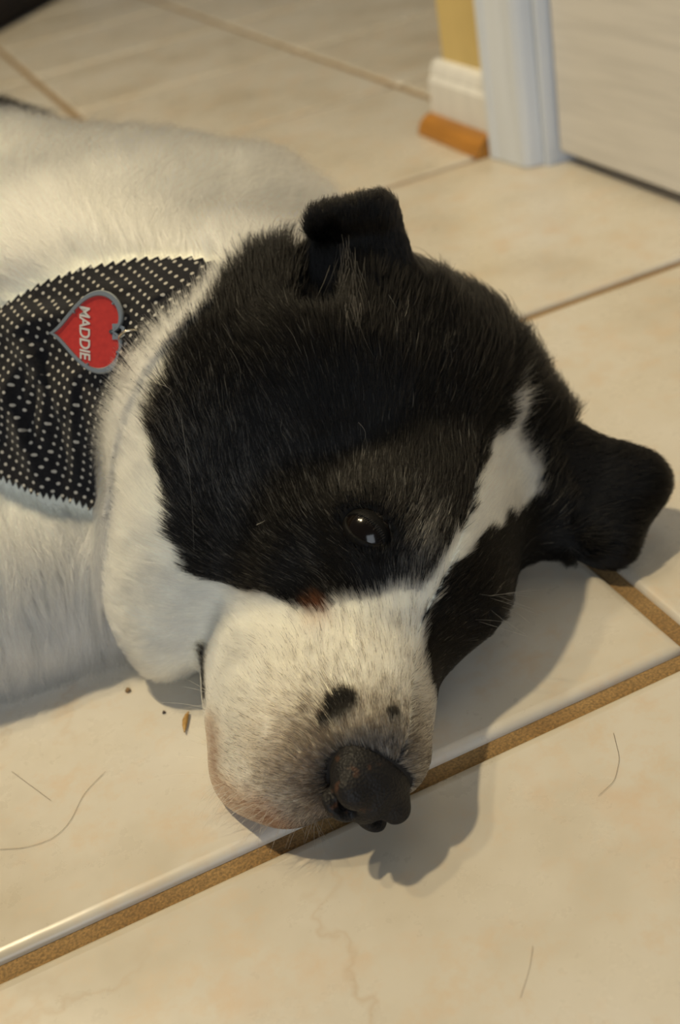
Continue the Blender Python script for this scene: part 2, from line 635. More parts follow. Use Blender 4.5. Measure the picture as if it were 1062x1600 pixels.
RUFF_PIX = [(318, 905), (308, 880), (283, 810), (256, 750), (240, 700), (240, 650), (265, 588), (302, 528), (344, 480), (378, 440), (422, 412), (465, 395)]
rx, rt = trace(RUFF_PIX)
MASK = np.array([(0, rt[0] + 2)] + list(zip(rx, rt)) + [(-21.5, 45), (-24, 20), (-25, 0), (0, 0)])      # black side of the head, outline in (x, angle)
MASK[-1] = (0, -5); MASK[-2] = (-25, -5)


def inside(poly, x, y):
    r = np.zeros(len(x), bool)
    j = len(poly) - 1
    for i in range(len(poly)):
        xi, yi = poly[i]; xj, yj = poly[j]
        c = ((yi > y) != (yj > y)) & (x < (xj - xi) * (y - yi) / (yj - yi + 1e-12) + xi)
        r ^= c
        j = i
    return r


MUZ_T = (-180, -120, -90, -40, -20, -9, 0, 8, 26, 49, 78, 100, 115, 125, 140, 180)
MUZ_X = (-11, -9, -6.5, -4.6, -4.6, -5.3, -6.4, -7.0, -6.76, -6.67, -7.0, -8.14, -9.8, -11.2, -11.5, -11.5)
BL_X = (-16.2, -15.5, -14.7, -14.3, -13.4, -12.5, -11.1, -10.0, -9.1, -7.8, -7.0)
BL_R = (-2, -2.5, -4, -5, -4, -1.5, -1.2, 0, 0.6, 3.4, 8.2)
BL_L = (-2, -8.2, -12.9, -23, -28.7, -27.6, -20, -13.9, -8, -1.5, 0.5)
BLACK = np.array((0.0045, 0.0040, 0.0036)); WHITE = np.array((0.93, 0.885, 0.76)); RUST = np.array((0.17, 0.062, 0.028))


CHEEK = [q[0] for q in (on_dog(*p) for p in ((296, 790), (312, 800), (300, 830), (318, 840), (330, 800), (335, 850), (300, 760), (325, 870), (345, 890))) if q is not None]


def whiteness(P, fuzz=1.0):
    """1 where the coat is white, 0 where it is black"""
    x, th = unwrap(P)
    n = wave_noise(P, 420, 1) * fuzz
    n2 = wave_noise(P, 160, 2) * fuzz
    xm = np.interp(th, MUZ_T, MUZ_X) + 0.16 * n
    muz = x > xm
    wob = 1.6 * n
    bl = (th + wob < np.interp(x, BL_X, BL_R)) & (th + wob > np.interp(x, BL_X, BL_L)) & (x < -6.5) & (x > -16.2)
    body = ~inside(MASK, x + 0.3 * n + 0.3 * n2, np.abs(th) + 2.0 * n)
    for q in CHEEK: body &= np.linalg.norm(P - q, axis=1) > 0.0085 + 0.0012 * n
    # black saddle on the far back
    sad = (P[:, 1] > 0.425 + 0.010 * n2) & (P[:, 0] < -0.075 + 0.14 * (P[:, 1] - 0.39) + 0.006 * n)
    return (muz | bl | (body & ~sad)).astype(float)


def ears_of(P):
    h = wh(P)
    q = (h - EB) @ EU
    ew_ = (h - EB) @ EW
    r = (q > 1.7) & (h[:, 1] < -4.2) & (np.abs((h - EB) @ np.array(EN)) < 0.9 + 0.30 * q) & (ew_ > -1.8 - 0.2 * q) & (ew_ < 3.2)
    l = (P[:, 0] > -0.012) & (P[:, 2] < 0.055) & (P[:, 1] < 0.14)
    return r, l


NOSE_C = np.array((-1.0, -0.05, -0.25))


def spot(P, px, py, r):
    c = on_dog(px, py)
    if c is None: return np.zeros(len(P))
    return smooth(r * 1.25, r * 0.75, np.linalg.norm(P - c[0], axis=1))


def edge_line(pix, step=4):
    """3-D points of the coat along a line of pixels, each moved inwards until it meets the dog"""
    out = []
    for a, b in zip(pix, pix[1:]):
        for t in np.linspace(0, 1, 6)[:-1]:
            x, y = a[0] + (b[0] - a[0]) * t, a[1] + (b[1] - a[1]) * t
            for k in range(20):
                q = on_dog(x + k * step, y - k * step * 0.25)
                if q is not None: break
            if q is not None: out.append(q[0])
    return np.array(out)


LIP = edge_line([(319, 1160), (324, 1200), (343, 1238), (380, 1266), (425, 1284)])
DARK_LIP = edge_line([(324, 1022), (322, 1060), (325, 1105)])


def near_line(P, line, r):
    d = np.min(np.stack([np.linalg.norm(P - q, axis=1) for q in line]), 0)
    return smooth(r * 1.3, r * 0.5, d)


def coat_color(P, hair=True):
    n = len(P)
    w = whiteness(P, 1.0 if hair else 0.5)
    h = wh(P); x, th = unwrap(P)
    c = WHITE * w[:, None] + BLACK * (1 - w[:, None])
    r = RNG.random(n) if hair else np.full(n, 0.5)
    if hair:
        # grizzled white hairs in the black mask: brow, around the eye and along the mask's lower edge
        d_eye = np.linalg.norm((h - EYE) * (0.8, 1, 1), axis=1)
        brow = np.exp(-((x + 8.1) / 1.1) ** 2 - ((th - 14) / 9.0) ** 2)
        cheek = np.exp(-((x + 10.8) / 2.2) ** 2 - ((th - 84) / 24.0) ** 2)
        lids = np.exp(-((d_eye - 2.0) / 0.5) ** 2)
        lbrow = np.exp(-((x + 8.0) / 0.8) ** 2 - ((th + 58) / 10.0) ** 2)
        p = 0.02 + 0.60 * brow + 0.24 * cheek + 0.10 * lids + 0.3 * lbrow
        g = (r < p) & (w < 0.5) & (x > -15)
        c[g] = np.array((0.42, 0.39, 0.33)) * RNG.uniform(0.4, 1.1, (g.sum(), 1))
        # dark flecks in the white muzzle, thicker towards the nose
        dn = np.linalg.norm(h - NOSE_C, axis=1)
        fl = 0.10 * smooth(8.5, 3, dn) + 0.50 * smooth(3.7, 1.6, dn) + 0.18 * smooth(4.6, 2.6, dn) * smooth(40, 90, th)
        g = (RNG.random(n) < fl) & (w > 0.5) & (x > -8)
        c[g] = np.array((0.045, 0.037, 0.03)) * RNG.uniform(0.5, 2.2, (g.sum(), 1))
    # warm pink and rust stains
    pink = 0.35 * smooth(-6.0, -2.0, x) * smooth(60, 120, th) * w
    c = c * (1 - pink[:, None]) + c * np.array((1.0, 0.80, 0.66)) * pink[:, None]
    ru = np.clip(0.45 * spot(P, 497, 964, 0.0070) + 0.9 * near_line(P, LIP, 0.012), 0, 1)
    ru = ru * (0.6 + 0.4 * r)
    c = c * (1 - ru[:, None]) + RUST * ru[:, None]
    bk = np.clip(near_line(P, DARK_LIP, 0.0042) + spot(P, 534, 1105, 0.0072) + spot(P, 615, 1121, 0.0028) + spot(P, 508, 1130, 0.0022), 0, 1)
    bk = bk * ((r < 0.93) if hair else 0.7)
    c = c * (1 - bk[:, None]) + BLACK * 1.6 * bk[:, None]
    er, el = ears_of(P)
    c[er | el] = BLACK
    return np.clip(c, 0, 1)


# ---- the skin under the hair
def skin_material():
    k = NT('dog_skin')
    a = k.n('ShaderNodeAttribute', attribute_name='coat')
    k.base(a.outputs['Color'])
    k.set('Roughness', 0.8)
    k.set('Specular IOR Level', 0.15)
    return k.m


body = mesh_obj('body', V - DOG0, Q, skin_material(), dog, True)
ca = body.data.color_attributes.new('coat', 'FLOAT_COLOR', 'POINT')
vc = coat_color(V, False)
nose_skin = smooth(2.2, 1.5, np.linalg.norm((wh(V) - NOSE_C), axis=1))
vc = vc * (1 - nose_skin[:, None]) + np.array((0.02, 0.018, 0.017)) * nose_skin[:, None]
ca.data.foreach_set('color', np.concatenate([np.clip(vc * 0.95, 0, 0.85), np.ones((len(V), 1))], 1).astype(np.float32).ravel())


# ---- hair
def hair_material():
    k = NT('dog_hair')
    a = k.n('ShaderNodeAttribute', attribute_name='hair_color')
    hb = k.n('ShaderNodeBsdfHairPrincipled')
    hb.parametrization = 'COLOR'
    hb.inputs['Roughness'].default_value = 0.32
    hb.inputs['IOR'].default_value = 1.28
    hb.inputs['Radial Roughness'].default_value = 0.55
    hb.inputs['Random Roughness'].default_value = 0.2
    k.l(a.outputs['Color'], hb.inputs['Color'])
    out = [n for n in k.t.nodes if n.type == 'OUTPUT_MATERIAL'][0]
    k.l(hb.outputs[0], out.inputs['Surface'])
    return k.m


M_HAIR = hair_material()


def make_hair(name, pts, rad, col, parent, mat=None):
    """pts N x S x 3 in world, rad N x S, col N x 3"""
    N, S = pts.shape[:2]
    cu = bpy.data.hair_curves.new(name)
    cu.add_curves([S] * N)
    origin = np.array(parent.matrix_basis.translation)
    cu.attributes['position'].data.foreach_set('vector', (pts - origin).astype(np.float32).ravel())
    ra = cu.attributes.get('radius') or cu.attributes.new('radius', 'FLOAT', 'POINT')
    ra.data.foreach_set('value', rad.astype(np.float32).ravel())
    at_ = cu.attributes.new('hair_color', 'FLOAT_COLOR', 'CURVE')
    at_.data.foreach_set('color', np.concatenate([col, np.ones((N, 1))], 1).astype(np.float32).ravel())
    cu.materials.append(mat or M_HAIR)
    return link(bpy.data.objects.new(name, cu), parent)


def regions(P):
    """per point: flow (world), length (m), lift (rad), radius (m), frizz"""
    h = wh(P); x, th = unwrap(P); n = len(P)
    sy = np.sign(h[:, 1])
    head_w = smooth(-21.0, -17.5, x)
    er, el = ears_of(P)
    # head flow
    fh = np.zeros((n, 3)); fh[:, 0] = -1
    side = smooth(50, 110, np.abs(th))
    fh[:, 1] = sy * 0.25 * smooth(-2, -8, x)
    fh[:, 2] = -0.35 * side
    muz = smooth(-5.5, -2.5, x)
    fh[:, 1] += sy * 0.55 * muz; fh[:, 2] -= 0.55 * muz * side
    # swirl past the eye
    de = h - EYE
    ew = np.exp(-(de ** 2).sum(1) / 5.0)
    fh += ew[:, None] * np.stack([0 * x, de[:, 1], de[:, 2]], 1) * 0.35
    flow = fh @ HM.T
    fb = np.tile(np.array((0.10, 0.80, -0.35)), (n, 1))
    fb[:, 0] += 0.5 * smooth(-0.2, -0.02, P[:, 0])
    flow = flow * head_w[:, None] + fb * (1 - head_w[:, None])
    # hanging ruff and chest
    ruff = smooth(84, 104, th) * smooth(-10.4, -11.6, x) * smooth(-19.5, -16.5, x) * smooth(0.105, 0.080, P[:, 2])
    chest = smooth(0.27, 0.22, P[:, 1]) * smooth(-0.214, -0.235, P[:, 0]) * (1 - ruff)
    hang = np.clip(ruff + chest, 0, 1)
    down = np.array((-0.10, -0.25, -1.0)) * ruff[:, None] + np.array((-0.25, -0.9, -0.4)) * chest[:, None]
    flow = flow * (1 - hang[:, None]) + down
    flow[er] = EU @ HM.T + 0.15 * flow[er]
    flow[el] = np.array((0.8, -0.1, -0.25))
    L = np.interp(x, (-23, -19, -15, -12, -9, -6, -3.5, -1), (2.8, 2.4, 1.35, 1.0, 0.75, 0.6, 0.38, 0.28))
    L = L * (1 + 0.5 * smooth(70, 100, np.abs(th)) * smooth(-9.5, -13, x))
    nape = smooth(-14.5, -18.5, x) * (np.abs(th) < 70)
    L = L + 0.35 * nape
    L = np.where(hang > 0, np.maximum(L, 2.7 * ruff + 2.2 * chest), L)
    L *= 1 - 0.55 * np.exp(-((np.linalg.norm(de, axis=1) - 1.0) / 0.7) ** 2)
    L[er] = 0.7; L[el] = 0.7
    lift = np.interp(x, (-22, -18, -13, -6, -1), (0.40, 0.45, 0.24, 0.22, 0.30))
    lift = lift + 0.25 * nape
    lift = lift * (1 - 0.3 * ruff) + 0.40 * chest
    lift[er | el] = 0.30
    rad = np.interp(x, (-20, -14, -5), (0.00018, 0.00013, 0.00010))
    friz = np.interp(x, (-20, -12, -4), (0.35, 0.16, 0.10)) + 0.15 * hang
    friz = friz + 0.25 * chest
    rad = rad * (1 + 0.35 * hang)
    return flow, L * HS, lift, rad, friz, hang


def hanging(P):
    x, th = unwrap(P)
    ruff = smooth(84, 104, th) * smooth(-10.4, -11.6, x) * smooth(-19.5, -16.5, x) * smooth(0.105, 0.080, P[:, 2])
    chest = smooth(0.27, 0.22, P[:, 1]) * smooth(-0.214, -0.235, P[:, 0])
    return np.clip(ruff + chest, 0, 1)


def sample_roots(n, dens):
    A = np.linalg.norm(FN, axis=1) * 0.5
    C = V[TRI].mean(1)
    wgt = A * dens(C)
    wgt /= wgt.sum()
    t = RNG.choice(len(TRI), n, p=wgt)
    u, v = RNG.random(n), RNG.random(n)
    f = u + v > 1
    u[f], v[f] = 1 - u[f], 1 - v[f]
    b = np.stack([1 - u - v, u, v], 1)
    P = (V[TRI[t]] * b[..., None]).sum(1)
    N = (VN[TRI[t]] * b[..., None]).sum(1)
    N /= np.linalg.norm(N, axis=1, keepdims=True)
    return P, N


def bare(P):
    """no hair on the nose leather, in the eye sockets and where the coat touches the floor"""
    h = wh(P)
    b = np.linalg.norm((h - NOSE_C) / (1.25, 1.45, 1.1), axis=1) < 1.02
    q = h - EYE; ql = q @ EYE_LO; qu = q @ np.cross(EYE_N, EYE_LO)
    b |= ((ql / 1.05) ** 2 + (qu / 0.58) ** 2 < 1) & (np.linalg.norm(q, axis=1) < 1.6)
    b |= P[:, 2] < 0.004
    return b


def grow(P, N, S, scale_len=1.0, clump=0.35, per_clump=26):
    n = len(P)
    flow, L, lift, rad, friz, hang = regions(P)
    T = flow - (flow * N).sum(1, keepdims=True) * N
    T /= np.linalg.norm(T, axis=1, keepdims=True) + 1e-9
    B = np.cross(N, T)
    ang = wave_noise(P, 90, 5) * 0.22 + wave_noise(P, 300, 6) * 0.12 + RNG.normal(0, 1, n) * friz * 0.6
    T = T * np.cos(ang)[:, None] + B * np.sin(ang)[:, None]
    L = L * scale_len * RNG.uniform(0.65, 1.15, n)
    lf = lift + RNG.normal(0, 0.10, n) + friz * 0.3 * RNG.normal(0, 1, n)
    lf = np.clip(lf, 0.06, 1.3)
    pts = np.zeros((n, S, 3))
    ph = RNG.uniform(0, 6.28, n)
    for i in range(S):
        t = i / (S - 1)
        # starts lifted, lies down towards the tip
        a = lf * (1.15 - 0.75 * t)
        s = L * t
        pts[:, i] = P + T * (s * np.cos(a))[:, None] + N * (s * np.sin(a))[:, None]
        wv = np.sin(ph + t * 4.0) * friz * L * 0.22 * t
        pts[:, i] += B * wv[:, None]
        pts[:, i, 2] -= hang * L * 0.25 * t * t
    # gather tips into small locks
    if clump > 0:
        from mathutils import kdtree
        m = max(1, n // per_clump)
        par = RNG.choice(n, m, replace=False)
        kd = kdtree.KDTree(m)
        for j, q in enumerate(P[par]): kd.insert(Vector(q), j)
        kd.balance()
        near = np.array([kd.find(Vector(q))[1] for q in P])
        pp = pts[par[near]]
        for i in range(1, S):
            t = i / (S - 1)
            wgt = clump * t ** 1.5
            pts[:, i] = pts[:, i] * (1 - wgt) + pp[:, i] * wgt
    # keep every hair outside the skin and above the floor
    for i in range(1, S):
        t = i / (S - 1)
        d = field_at(pts[:, i])
        need = 0.0004 + 0.0011 * t
        push = np.where(d < 0.05, np.maximum(need - d, 0), 0)
        pts[:, i] += N * np.minimum(push, 0.01)[:, None]
        pts[:, i, 2] = np.maximum(pts[:, i, 2], 0.0006)
    ride_over_cloth(pts)
    taper = np.array([1.0 - 0.82 * (i / (S - 1)) ** 1.6 for i in range(S)])
    R = rad[:, None] * taper[None, :] * RNG.uniform(0.75, 1.2, (n, 1))
    return pts, R


# ------------------------------------------------------------------ bandana
def polyline(pts, n):
    pts = np.asarray(pts, float)
    s = np.concatenate([[0], np.cumsum(np.linalg.norm(np.diff(pts, axis=0), axis=1))])
    t = np.linspace(0, s[-1], n)
    return np.stack([np.interp(t, s, pts[:, i]) for i in range(2)], 1)


def soften(c, it):
    c = c.copy()
    for _ in range(it): c[1:-1] = 0.5 * c[1:-1] + 0.25 * (c[:-2] + c[2:])
    return c


NS, NTT = 132, 92
top = soften(polyline([(-150, 585), (-70, 520), (0, 482), (60, 447), (130, 421), (220, 406), (300, 404), (345, 414), (374, 430)], NS), 6)
bot = soften(polyline([(-150, 665), (-70, 712), (0, 742), (60, 770), (110, 778), (166, 800)], NS), 6)
lef = polyline([(-150, 585), (-165, 625), (-150, 665)], NTT)
rig = soften(polyline([(374, 430), (326, 474), (272, 522), (226, 578), (194, 645), (176, 715), (166, 800)], NTT), 6)
S_, T_ = np.meshgrid(np.linspace(0, 1, NS), np.linspace(0, 1, NTT), indexing='ij')
PX = ((1 - T_)[..., None] * top[:, None] + T_[..., None] * bot[:, None] + (1 - S_)[..., None] * lef[None] + S_[..., None] * rig[None]
      - ((1 - S_) * (1 - T_))[..., None] * top[0] - (S_ * (1 - T_))[..., None] * top[-1]
      - ((1 - S_) * T_)[..., None] * bot[0] - (S_ * T_)[..., None] * bot[-1])
DEP = np.zeros((NS, NTT)); DIR = np.zeros((NS, NTT, 3))
for i in range(NS):
    for j in range(NTT):
        d = np.array(CAM_ROT) @ np.array([(PX[i, j, 0] - 531) / FOCAL, -(PX[i, j, 1] - 800) / FOCAL, -1.0])
        d /= np.linalg.norm(d); DIR[i, j] = d
        h = BODY.ray_cast(Vector(CAM_LOC), Vector(d))
        DEP[i, j] = h[3] if h[0] is not None else np.nan
m = np.nanmedian(DEP)
DEP = np.where(np.isnan(DEP), m, DEP)
RAW = None
for it in range(60):
    if it == 12: RAW = DEP.copy()
    E = np.pad(DEP, 1, mode='reflect', reflect_type='odd')
    DEP = 0.2 * (E[1:-1, 1:-1] + E[2:, 1:-1] + E[:-2, 1:-1] + E[1:-1, 2:] + E[1:-1, :-2])
wr = smooth(0.78, 0.97, S_)
DEP = DEP * (1 - wr) + RAW * wr
BP = CAM_LOC + DIR * DEP[..., None]


def grid_normals(P):
    du = np.gradient(P, axis=0); dv = np.gradient(P, axis=1)
    n = np.cross(du, dv)
    n /= np.linalg.norm(n, axis=-1, keepdims=True) + 1e-12
    n *= -np.sign((n * DIR).sum(-1, keepdims=True))
    return n


BN = grid_normals(BP)
# folds: creases running from the tag ring, and cross ripples along the lower half
ctr = np.array((235.0, 545.0))
rel = PX - ctr
ang = np.arctan2(rel[..., 1], rel[..., 0]); dist = np.linalg.norm(rel, axis=-1)
X_, Y_ = PX[..., 0], PX[..., 1]


def crease(ax, ay, bx, by, w, h):
    """a raised fold from one spot of the cloth to another"""
    L2 = (bx - ax) ** 2 + (by - ay) ** 2
    t = np.clip(((X_ - ax) * (bx - ax) + (Y_ - ay) * (by - ay)) / L2, 0, 1)
    d2 = (X_ - ax - t * (bx - ax)) ** 2 + (Y_ - ay - t * (by - ay)) ** 2
    return h * np.exp(-d2 / w ** 2) * (0.35 + 0.65 * np.sin(np.pi * np.clip(t, 0.08, 0.92)))


fold = np.sin(ang * 9 + 0.012 * dist + 1.0) * np.exp(-((dist - 130) / 110) ** 2) * 0.0016
for cr in ((-60, 520, 330, 432, 22, 0.006), (60, 470, 300, 455, 10, -0.003), (20, 520, 90, 640, 13, 0.005), (70, 560, 95, 740, 10, -0.004),
           (110, 590, 120, 770, 12, 0.005), (140, 585, 150, 760, 8, -0.0035), (180, 590, 150, 700, 10, 0.004), (0, 600, 60, 760, 12, 0.004),
           (215, 470, 330, 440, 8, 0.003), (215, 500, 290, 470, 8, -0.0025), (30, 560, -40, 700, 14, 0.004), (200, 600, 170, 780, 9, 0.004),
           (60, 600, 40, 700, 8, -0.003)):
    fold += 1.4 * crease(*cr)
fold += np.sin(X_ * 0.10 - Y_ * 0.03 + np.sin(Y_ * 0.05)) * 0.0006
edge = np.minimum(np.minimum(T_, 1 - T_) * 10, 1)
BP = BP - DIR * (0.0005 + 0.0105 * smooth(0.98, 0.70, S_) + fold * (0.35 + 0.65 * edge) * smooth(1.0, 0.85, S_))[..., None]
for _ in range(30):
    fd = field_at(BP.reshape(-1, 3)).reshape(NS, NTT)
    BP = BP - DIR * np.clip(0.0055 - 0.0036 * wr - fd, 0, 0.01)[..., None]
BN = grid_normals(BP)
# pinked (zigzag) cut along the free edges
for i in range(NS):
    zz = 0.0016 * (abs((i % 4) - 2) - 1)
    for j, sgn in ((0, 1), (NTT - 1, -1)):
        e = BP[i, j + sgn] - BP[i, j]
        e /= np.linalg.norm(e) + 1e-9
        BP[i, j] -= e * (zz + 0.001)
# cloth coordinates: the cloth unrolled onto its own mean plane
cm = BP.reshape(-1, 3).mean(0)
_, _, vt = np.linalg.svd(BP.reshape(-1, 3) - cm, full_matrices=False)
U, Vv = (BP - cm) @ vt[0], (BP - cm) @ vt[1]


def bandana_material():
    k = NT('black_pindot_cotton')
    uv = k.n('ShaderNodeUVMap', uv_map='UVMap')
    mp = k.n('ShaderNodeMapping')
    mp.inputs['Rotation'].default_value = (0, 0, math.radians(45))
    mp.inputs['Scale'].default_value = (1 / 0.0041, 1 / 0.0041, 1)
    k.l(uv.outputs[0], mp.inputs[0])
    fr = k.n('ShaderNodeVectorMath', operation='FRACTION'); k.l(mp.outputs[0], fr.inputs[0])
    sb = k.n('ShaderNodeVectorMath', operation='SUBTRACT'); k.l(fr.outputs[0], sb.inputs[0]); sb.inputs[1].default_value = (0.5, 0.5, 0)
    mz = k.n('ShaderNodeVectorMath', operation='MULTIPLY'); k.l(sb.outputs[0], mz.inputs[0]); mz.inputs[1].default_value = (1, 1, 0)
    ln = k.n('ShaderNodeVectorMath', operation='LENGTH'); k.l(mz.outputs[0], ln.inputs[0])
    dot = k.ramp(ln.outputs['Value'], [(0.155, (1, 1, 1)), (0.20, (0, 0, 0))])
    nz = k.n('ShaderNodeTexNoise', i_Scale=900.0, i_Detail=2.0); k.l(uv.outputs[0], nz.inputs['Vector'])
    cl = k.ramp(nz.outputs['Fac'], [(0.3, (0.006, 0.006, 0.008)), (0.7, (0.014, 0.013, 0.014))])
    k.base(k.mix(dot, cl, (0.50, 0.47, 0.40)))
    k.set('Roughness', 0.85)
    k.set('Specular IOR Level', 0.2)
    k.set('Sheen Weight', 0.08)
    wv = k.n('ShaderNodeTexWave', i_Scale=700.0); k.l(uv.outputs[0], wv.inputs['Vector'])
    k.bump(wv.outputs['Fac'], 0.2, 0.0003)
    return k.m


verts = BP.reshape(-1, 3)
inner = (BP - BN * 0.0009).reshape(-1, 3)
nv = len(verts)
gi = np.arange(nv).reshape(NS, NTT)
F1 = np.stack([gi[:-1, :-1], gi[1:, :-1], gi[1:, 1:], gi[:-1, 1:]], -1).reshape(-1, 4)
rim = list(gi[:, 0]) + list(gi[-1, 1:]) + list(gi[-2::-1, -1]) + list(gi[0, -2:0:-1])
rimf = [(rim[i], rim[(i + 1) % len(rim)], rim[(i + 1) % len(rim)] + nv, rim[i] + nv) for i in range(len(rim))]
allf = [tuple(f) for f in F1] + [tuple(f[::-1] + nv) for f in F1] + rimf
B0 = BP[NS // 2, NTT // 2] * (1, 1, 0)
bandana = mesh_obj('bandana', np.concatenate([verts, inner]) - B0, allf, bandana_material(), None, True)
bandana.location = B0
uvl = bandana.data.uv_layers.new(name='UVMap')
li = np.zeros(len(bandana.data.loops), np.int32); bandana.data.loops.foreach_get('vertex_index', li)
uvs = np.stack([U.ravel(), Vv.ravel()], 1)
uvl.data.foreach_set('uv', uvs[li % nv].astype(np.float32).ravel())
tag(bandana, "black cotton bandana with white pin dots around the dog's neck", 'bandana')
CLOTH = BVHTree.FromPolygons([tuple(v) for v in verts], [tuple(map(int, f)) for f in F1])


def COVERED(P, N):
    """roots pressed flat under the bandana"""
    out = np.zeros(len(P), bool)
    lo, hi = verts.min(0) - 0.03, verts.max(0) + 0.03
    for i in np.flatnonzero(((P > lo) & (P < hi)).all(1)):
        d = CAM_LOC - P[i]; d /= np.linalg.norm(d)
        h = CLOTH.ray_cast(Vector(P[i]), Vector(d), 0.06)
        if h[0] is None: h = CLOTH.ray_cast(Vector(P[i]), Vector(N[i]), 0.012)
        if h[0] is not None and h[2] // (NTT - 1) < 0.98 * (NS - 1): out[i] = True
    return out


def ride_over_cloth(pts):
    """hair that reaches the bandana lies on top of it"""
    n, S = pts.shape[:2]
    lo, hi = verts.min(0) - 0.01, verts.max(0) + 0.01
    for i in range(1, S):
        P = pts[:, i]
        for j in np.flatnonzero(((P > lo) & (P < hi)).all(1)):
            h = CLOTH.find_nearest(Vector(P[j]), 0.016)
            if h[0] is None: continue
            c = np.array(h[0]); nn = np.array(h[1])
            if nn @ (CAM_LOC - c) < 0: nn = -nn
            d = (P[j] - c) @ nn
            need = 0.0006 + 0.0012 * i / (S - 1)
            if d < need and np.linalg.norm(P[j] - c - d * nn) < 0.001: pts[j, i] += nn * (need - d)


# ------------------------------------------------------------------ heart tag on the bandana
def tag_frame():
    c = on_dog(146, 523, CLOTH)
    right, up, back = [np.array(CAM_ROT)[:, i] for i in range(3)]
    z = 0.65 * back + 0.35 * (c[1] * np.sign(c[1] @ back)); z /= np.linalg.norm(z)
    y = right - (right @ z) * z; y /= np.linalg.norm(y)
    x = np.cross(y, z)
    dep = (c[0] - CAM_LOC) @ -back
    size = 124.0 / FOCAL * dep
    return c[0] + z * 0.0085, np.stack([x, y, z], 1), size


TC, TR, TS = tag_frame()
tw = Matrix(TR.tolist()).to_4x4(); tw.translation = Vector(TC)
M_ZINC = plain('dull_zinc', (0.30, 0.33, 0.35), 0.42, 0.75)
k = NT('red_enamel')
tcn = k.n('ShaderNodeTexCoord')
nz = k.n('ShaderNodeTexNoise', i_Scale=420.0, i_Detail=4.0); k.l(tcn.outputs['Object'], nz.inputs['Vector'])
k.base(k.ramp(nz.outputs['Fac'], [(0.3, (0.42, 0.022, 0.016)), (0.7, (0.52, 0.032, 0.022))])); k.set('Roughness', 0.42)
M_RED = k.m
M_LETTER = plain('silver_lettering', (0.62, 0.58, 0.52), 0.45, 0.2)
M_BRASS = plain('pale_brass_ring', (0.75, 0.66, 0.48), 0.25, 0.9)


def heart(n, s, off=0.0):
    t = np.linspace(0, 2 * math.pi, n, endpoint=False)
    x = 16 * np.sin(t) ** 3
    y = 13 * np.cos(t) - 3.4 * np.cos(2 * t) - 1.5 * np.cos(3 * t) - 0.5 * np.cos(4 * t)
    p = np.stack([x, y + 2.2], 1) / 31.0
    p[:, 1] *= 1.17
    p = p * s
    if off:
        d = np.roll(p, -1, 0) - np.roll(p, 1, 0)
        d /= np.linalg.norm(d, axis=1, keepdims=True) + 1e-12
        q = p - np.stack([-d[:, 1], d[:, 0]], 1) * -off
        q[np.abs(q[:, 0]) < 0.0003, 0] = 0
        p = q
    return p


pet_tag = bpy.data.objects.new('pet_tag', None)
pet_tag.empty_display_size = 0.01
link(pet_tag)
pet_tag.matrix_world = tw
tag(pet_tag, 'red heart-shaped metal name tag hanging on the dotted bandana', 'name tag')


def ring_mesh(name, loops, mat, parent, closed_caps=False):
    """stack of closed loops joined into a band, first joined to last"""
    n = len(loops[0])
    vs = np.concatenate(loops)
    fs = []
    for a in range(len(loops)):
        b = (a + 1) % len(loops)
        for i in range(n):
            j = (i + 1) % n
            fs.append((a * n + i, a * n + j, b * n + j, b * n + i))
    o = mesh_obj(name, vs, fs, mat, parent)
    bmm = bmesh.new(); bmm.from_mesh(o.data); bmesh.ops.recalc_face_normals(bmm, faces=bmm.faces); bmm.to_mesh(o.data); bmm.free()
    return o


def lift3(p, z): return np.concatenate([p, np.full((len(p), 1), z)], 1)


HN = 96
full = heart(HN, TS)
mid = full * 0.97
inn = full * 0.86 + np.array((0, 0.0002))
ring_mesh('rim', [lift3(full, -0.0010), lift3(full, 0.0003), lift3(mid, 0.0009), lift3(inn * 1.02, 0.0009), lift3(inn, 0.0004), lift3(inn, -0.0010)], M_ZINC, pet_tag)
pl = lift3(heart(HN, TS) * 0.865, 0.0001)
pb = lift3(heart(HN, TS) * 0.865, -0.0007)
fs = [(i, (i + 1) % HN, (i + 1) % HN + HN, i + HN) for i in range(HN)]
cen = np.array([[0, 0.08 * TS, 0.0001], [0, 0.08 * TS, -0.0007]])
fs += [(i, (i + 1) % HN, 2 * HN) for i in range(HN)] + [((i + 1) % HN + HN, i + HN, 2 * HN + 1) for i in range(HN)]
plate = mesh_obj('plate', np.concatenate([pl, pb, cen]), fs, M_RED, pet_tag)
bmm = bmesh.new(); bmm.from_mesh(plate.data); bmesh.ops.recalc_face_normals(bmm, faces=bmm.faces); bmm.to_mesh(plate.data); bmm.free()
fc = bpy.data.curves.new('lettering', 'FONT')
fc.body = 'MADDIE'; fc.align_x = 'CENTER'; fc.align_y = 'CENTER'
fc.size = TS * 0.19; fc.shear = 0.22; fc.extrude = 0.00012; fc.offset = 0.00012; fc.space_character = 0.92
fc.materials.append(M_LETTER)
fc.align_y = 'CENTER'
ft = bpy.data.objects.new('lettering', fc); COL.objects.link(ft)
bpy.context.view_layer.update()
lm = bpy.data.meshes.new_from_object(ft.evaluated_get(bpy.context.evaluated_depsgraph_get()))
bpy.data.objects.remove(ft)
co = np.array([v.co for v in lm.vertices]); cc = (co.max(0) + co.min(0)) / 2
lt = bpy.data.objects.new('lettering', lm)
lt.location = (-cc[0] + 0.0004, -cc[1] - TS * 0.01, 0.0003)
link(lt, plate)
